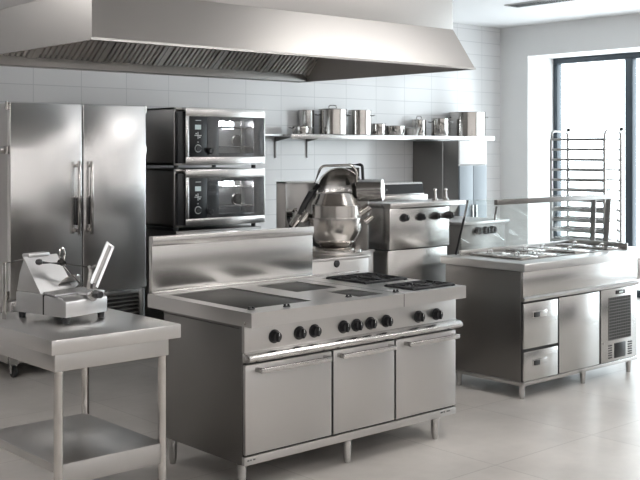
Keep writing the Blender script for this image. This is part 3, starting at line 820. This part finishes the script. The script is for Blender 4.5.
# food pans
def food_pan(x0, x1, y0, y1, kind, label, grp):
    t = thing('food_pan', label, 'food pan', ((x0+x1)/2, (y0+y1)/2, .93), 0, grp)
    bm = NB(); zr = .936
    a = .012
    O = [(x0, y0), (x1, y0), (x1, y1), (x0, y1)]; I = [(x0+a, y0+a), (x1-a, y0+a), (x1-a, y1-a), (x0+a, y1-a)]; D = [(x0+a+.004, y0+a+.004), (x1-a-.004, y0+a+.004), (x1-a-.004, y1-a-.004), (x0+a+.004, y1-a-.004)]
    o_ = [bm.verts.new((*p, zr)) for p in O]; u_ = [bm.verts.new((*p, zr-.004)) for p in O]; i_ = [bm.verts.new((*p, zr)) for p in I]; d_ = [bm.verts.new((*p, zr-.052)) for p in D]
    for k in range(4):
        j = (k+1) % 4; bm.faces.new((o_[k], o_[j], i_[j], i_[k])); bm.faces.new((i_[k], i_[j], d_[j], d_[k])); bm.faces.new((o_[k], u_[k], u_[j], o_[j]))
    bm.faces.new(d_); bm.faces.new((u_[3], u_[2], u_[1], u_[0]))
    part('tray', bm, 'satin', t)
    cx, cy = (x0+x1)/2, (y0+y1)/2
    if kind == 'lid':
        bm = NB(); box(bm, x0+.006, x1-.006, y0+.006, y1-.006, zr, zr+.012, .004); box(bm, x0+.03, x1-.03, y0+.03, y1-.03, zr+.012, zr+.016, .002)
        l = part('lid', bm, 'polish', t)
        bm = NB(); tube(bm, arc([(cx-.025, cy, zr+.014), (cx-.022, cy, zr+.035), (cx+.022, cy, zr+.035), (cx+.025, cy, zr+.014)], .01), .005, 8)
        part('lid_handle', bm, 'satin', l)
    else:
        bm = NB(); n = 9
        vs = [[bm.verts.new((x0+.017+(x1-x0-.034)*i/n, y0+.017+(y1-y0-.034)*j/n, zr-.018+random.uniform(-.008, .012)*(0 < i < n and 0 < j < n))) for j in range(n+1)] for i in range(n+1)]
        for i in range(n):
            for j in range(n): bm.faces.new((vs[i][j], vs[i+1][j], vs[i+1][j+1], vs[i][j+1]))
        part('filling', bm, kind, t, kind='stuff')
kinds_f = ['lid', 'lid', 'food', 'lid', 'greens', 'lid']; kinds_b = ['lid', 'food', 'lid', 'lid', 'food', 'lid']
where = {0: 'nearest the counter end with the dark post', 1: 'second from the dark post', 2: 'third from the dark post', 3: 'fourth from the dark post', 4: 'second from the far rim', 5: 'against the far rim'}
pw = (wx1-wx0-.01)/6
for k in range(6):
    for row, (ya, yb, kk) in enumerate(((wy0+.006, wy0+.246, kinds_f), (wy0+.253, wy1-.005, kinds_b))):
        what = 'lidded' if kk[k] == 'lid' else ('open brown-filled' if kk[k] == 'food' else 'open dark-filled')
        food_pan(wx0+.005+k*pw, wx0+.005+(k+1)*pw-.005, ya, yb, kk[k], what+' food pan in the '+('front row, ' if row == 0 else 'glass-side row, ')+where[k], 'food pans sunk in the serving counter')

# ------------------------------------------------------------------ trolley rack by the window
rk = thing('trolley_rack', 'tall wheeled tray rack of steel tube in front of the window', 'rack', (8.48, 5.77, 0))
kx0, kx1, ky0, ky1 = 8.35, 8.62, 5.47, 6.06
for x in (kx0, kx1):
    for y in (ky0, ky1):
        part('post', cyl(NB(), (x, y, .12), (x, y, 1.80), .0135, seg=12), 'steel', rk)
for y in (ky0, ky1):
    bm = NB(); tube(bm, arc([(kx0, y, 1.79), (kx0+.01, y, 1.88), (kx1-.01, y, 1.88), (kx1, y, 1.79)], .05), .0115, 10)
    part('top_hoop', bm, 'steel', rk)
    part('hook_ball', lathe(NB(), [(0, .02), (.014, .014), (.02, 0), (.014, -.014), (0, -.02)], (kx1+.01, y, 1.895), 16), 'griddle', rk)
levels = [1.80-.096*i for i in range(17)]
for z in levels:
    bm = NB()
    for x in (kx0, kx1): box(bm, x-.008, x+.008, ky0, ky1, z-.011, z+.011, .003)
    part('cross_bar', bm, 'steel', rk)
    bm = NB()
    for y, s in ((ky0, 1), (ky1, -1)):
        box(bm, kx0, kx1, min(y, y+s*.025), max(y, y+s*.025), z-.004, z+.004, .001)
    part('tray_slide', bm, 'steel', rk)
bm = NB(); box(bm, kx0-.015, kx1+.015, ky0-.01, ky0+.03, .10, .135, .003); box(bm, kx0-.015, kx1+.015, ky1-.03, ky1+.01, .10, .135, .003)
part('base_frame', bm, 'steel', rk)
for x in (kx0+.01, kx1-.01):
    for y in (ky0+.01, ky1-.01): caster(x, y, .04, .105, rk)
for k, i in enumerate((7, 8, 9, 10, 11)):
    z = levels[i]+.0145-.01
    bm = NB(); x0, x1, y0, y1 = kx0+.014, kx1-.014, ky0+.028, ky1-.028
    x0, x1 = kx0+.012, kx1-.012
    box(bm, x0, x1, ky0+.014, ky1-.014, z, z+.003)
    for (a, b1, c, d1) in ((x0, x0+.003, ky0+.014, ky1-.014), (x1-.003, x1, ky0+.014, ky1-.014), (x0, x1, ky0+.014, ky0+.017), (x0, x1, ky1-.017, ky1-.014)): box(bm, a, b1, c, d1, z, z+.022)
    single('baking_tray', bm, 'satin', 'flat steel baking tray slid into the lower half of the tray rack', 'tray', 'baking trays in the rack', ((x0+x1)/2, (ky0+ky1)/2, z))

# ------------------------------------------------------------------ work table
wt = thing('work_table', 'stainless steel work table with an undershelf in the near left corner', 'table', (2.4, 4.6, 0))
ax0, ax1, ay0, ay1 = 2.125, 2.79, 4.13, 5.0
bm = NB(); box(bm, ax0, ax1, ay0, ay1, .815, .88, .004)
part('tabletop', bm, 'steelw', wt)
bm = NB()
box(bm, ax0+.03, ax1-.05, ay0+.03, ay0+.045, .735, .816, .002); box(bm, ax0+.03, ax1-.05, ay1-.045, ay1-.03, .735, .816, .002)
box(bm, ax0+.03, ax0+.045, ay0+.04, ay1-.04, .735, .816, .002); box(bm, ax1-.065, ax1-.05, ay0+.04, ay1-.04, .735, .816, .002)
part('apron', bm, 'steel', wt)
lx0, lx1, ly0, ly1 = ax0+.067, ax1-.062, ay0+.068, ay1-.07
for x in (lx0, lx1):
    for y in (ly0, ly1):
        bm = NB(); cyl(bm, (x, y, .03), (x, y, .815), .021, seg=24); cyl(bm, (x, y, 0), (x, y, .035), .016, .021, seg=20)
        part('leg', bm, 'polish', wt)
bm = NB(); box(bm, lx0-.005, lx1+.005, ly0-.005, ly1+.005, .305, .32, .003)
box(bm, lx0+.012, lx1-.012, ly0-.012, ly0-.004, .225, .319, .002); box(bm, lx0-.012, lx0-.004, ly0+.012, ly1-.012, .28, .319, .002)
part('undershelf', bm, M['steelshelf'] if 'steelshelf' in M else 'steel', wt)

# ------------------------------------------------------------------ meat slicer
SL = (2.375, 4.475, .88); SR = math.radians(13)
sl = thing('meat_slicer', 'small silver meat slicer standing on the work table', 'slicer', SL, SR)
sl.scale = (1.12, 1.18, 1.03)
kw = dict(local=True)
# base: rear block (motor) and front block with chamfer; x right, y back
part('front_base', prism(NB(), [(0, 0, .028), (0, 0, .10), (0, .03, .118), (0, .135, .122), (0, .135, .028)], (.235, 0, 0), .006), 'alu', sl, **kw)
part('motor_base', B(0, .235, .14, .31, .028, .125, .006), 'alu', sl, **kw)
part('base_joint', B(.001, .234, .134, .141, .03, .121), 'gap', sl, **kw)
for x, y in ((.02, .02), (.215, .02), (.02, .29), (.215, .29)):
    part('foot', cyl(NB(), (x, y, 0), (x, y, .03), .013, .016, seg=16), 'dark', sl, **kw)
# sloping carriage body
part('sloped_body', prism(NB(), [(.005, .15, .127), (.005, .31, .127), (.005, .29, .21), (.005, .262, .288), (.005, .248, .288)], (.155, 0, 0), .004), 'alu', sl, **kw)
n_ = Vector((0, -.118, .085))
bm = NB()
sd = Vector((0, .106, .162)).normalized()
panel_slab(bm, Vector((-.008, .143, .128)), (1, 0, 0), sd, .185, .196, -.006)
part('thickness_plate', bm, 'alu', sl, **kw)
part('top_cap', B(.012, .13, .24, .285, .286, .305, .006), 'alu', sl, **kw)
# slide rail and blade guard
part('carriage_shelf', prism(NB(), [(-.005, .06, .122), (.215, .06, .122), (.225, .14, .127), (.005, .14, .127)], (0, 0, .008)), 'alu', sl, **kw)
part('blade_disc', lathe(NB(), [(0, .004), (.055, .004), (.06, 0), (.055, -.004), (0, -.004)], mat=Matrix.Translation((.16, .155, .155)) @ Matrix.Rotation(math.radians(-55), 4, 'X')), 'polish', sl, **kw)
bm = NB(); tube(bm, [(.008, .16, .272), (.10, .14, .258)], .008, 10)
h = part('slide_handle', bm, 'dark', sl, **kw)
part('handle_knob', lathe(NB(), [(0, .016), (.012, .011), (.016, 0), (.012, -.011), (0, -.016)], (.0, .162, .274), 16), 'dark', h, **kw)
bm = NB(); tube(bm, [(.10, .14, .258), (.225, .10, .232)], .0055, 8); tube(bm, [(.105, .14, .26), (.175, .09, .145)], .006, 8)
part('push_rod', bm, 'polish', sl, **kw)
bm = NB(); tube(bm, arc([(.097, .14, .265), (.09, .14, .30), (.098, .14, .33), (.116, .14, .33), (.123, .14, .30), (.114, .14, .265)], .012), .0045, 8, True)
part('pusher_loop', bm, 'polish', sl, **kw)
part('pusher_collar', cyl(NB(), (.105, .13, .258), (.105, .15, .272), .014, seg=14), 'griddle', sl, **kw)
# meat tray leaning up to the right: slotted plate
bm = NB()
a0, a1 = Vector((.185, .06, .165)), Vector((.345, .12, .345))
du = (a1-a0).normalized(); dw = Vector((.55, -.1, -.35)); dw = (dw-du*dw.dot(du)).normalized(); ln = (a1-a0).length
panel_slab(bm, a0, dw, du, .014, ln, .006); panel_slab(bm, a0+dw*.034, dw, du, .014, ln, .006)
panel_slab(bm, a0+du*(ln-.012), dw, du, .048, .012, .006)
p_ = part('meat_pusher_arm', bm, 'alu', sl, **kw)
part('slot_plate', panel_slab(NB(), a0+dw*.014+du*.01, dw, du, .02, ln-.02, .003), 'steeld', p_, **kw)
bm = NB(); tube(bm, [(.225, .09, .232), (.18, .06, .130)], .008, 8); tube(bm, [(.24, .08, .215), (.205, .05, .130)], .007, 8); tube(bm, [(.215, .09, .232), (.25, .09, .232)], .011, 10)
part('arm_linkage', bm, 'steel', sl, **kw)
part('dial_bracket', B(.115, .215, -.004, .06, .118, .134, .005), 'alu', sl, **kw)
bm = NB(); cyl(bm, (.165, -.03, .118), (.165, .002, .118), .017, .02, seg=20)
part('thickness_dial', bm, 'dark', sl, **kw)
part('dial_bezel', cyl(NB(), (.145, -.01, .113), (.145, .004, .113), .024, seg=20), 'satin', sl, **kw)
bm = NB(); tube(bm, [(.01, .262, .280), (-.06, .31, .262)], .004, 6); box(bm, -.064, -.058, .30, .32, .0, .268, .002)
part('rear_guard_rod', bm, 'satin', sl, **kw)

# ------------------------------------------------------------------ ceiling pieces
cv = thing('ceiling_vent', 'slim grey slotted air vent in the ceiling near the corner', 'air vent', (8.6, 6.5, CH))
bm = NB(); box(bm, 8.60, 8.82, 5.4, 6.83, CH-.012, CH-.001, .002)
part('vent_frame', bm, 'satin', cv)
bm = NB()
for k in range(4): box(bm, 8.625+k*.045, 8.65+k*.045, 5.43, 6.80, CH-.0135, CH-.0118)
part('vent_slot', bm, 'gap', cv)
for (x, y) in ((-.8, 1.2), (2.6, .6), (5.6, .6), (-.9, 4.2), (8.3, 1.8), (1.3, 5.6), (5.1, 3.3), (2.6, -2.0), (-.8, -2.0), (5.6, -2.0), (8.4, -1.9)):  # unseen panels added to light the room and the steel
    l = thing('added_ceiling_light', 'long white light panel added on the ceiling out of view', 'ceiling light', (x, y, CH), 0, 'added light panels out of view')
    bm = NB()
    for (a, b1, c, d1) in ((-.75, .75, -.3, -.28), (-.75, .75, .28, .3), (-.75, -.73, -.28, .28), (.73, .75, -.28, .28)): box(bm, x+a, x+b1, y+c, y+d1, CH-.025, CH-.0005, .002)
    part('frame', bm, 'white', l)
    part('diffuser', B(x-.73, x+.73, y-.28, y+.28, CH-.018, CH-.004), 'lamp', l)

# ------------------------------------------------------------------ light and sky
w = bpy.data.worlds.new('sky'); SC.world = w; w.use_nodes = True
bg = w.node_tree.nodes['Background']; bg.inputs[0].default_value = (.95, .975, 1, 1); bg.inputs[1].default_value = 6
for i, (ya, yb) in enumerate(wins):
    ld = bpy.data.lights.new('window_portal', 'AREA'); ld.shape = 'RECTANGLE'; ld.size = yb-ya; ld.size_y = WZ
    ld.cycles.is_portal = True
    lo = bpy.data.objects.new('window_portal', ld); COL.objects.link(lo)
    lo.location = (RX+WT+.02, (ya+yb)/2, WZ/2)
    lo.rotation_euler = (PI/2, 0, PI/2)   # faces -X

# ------------------------------------------------------------------ camera
cd = bpy.data.cameras.new('camera'); co = bpy.data.objects.new('camera', cd); COL.objects.link(co)
co.location = (0, 0, 1.7); co.rotation_euler = (PI/2, 0, -(math.pi/2-math.atan2(1048, 930)) )
cd.sensor_width = 36; cd.lens = 36*1048/640
cd.shift_y = -90/640
SC.camera = co
vs = SC.view_settings
vs.view_transform = 'Standard'; vs.look = 'None'; vs.gamma = 1; vs.use_curve_mapping = False; vs.exposure = 0.24
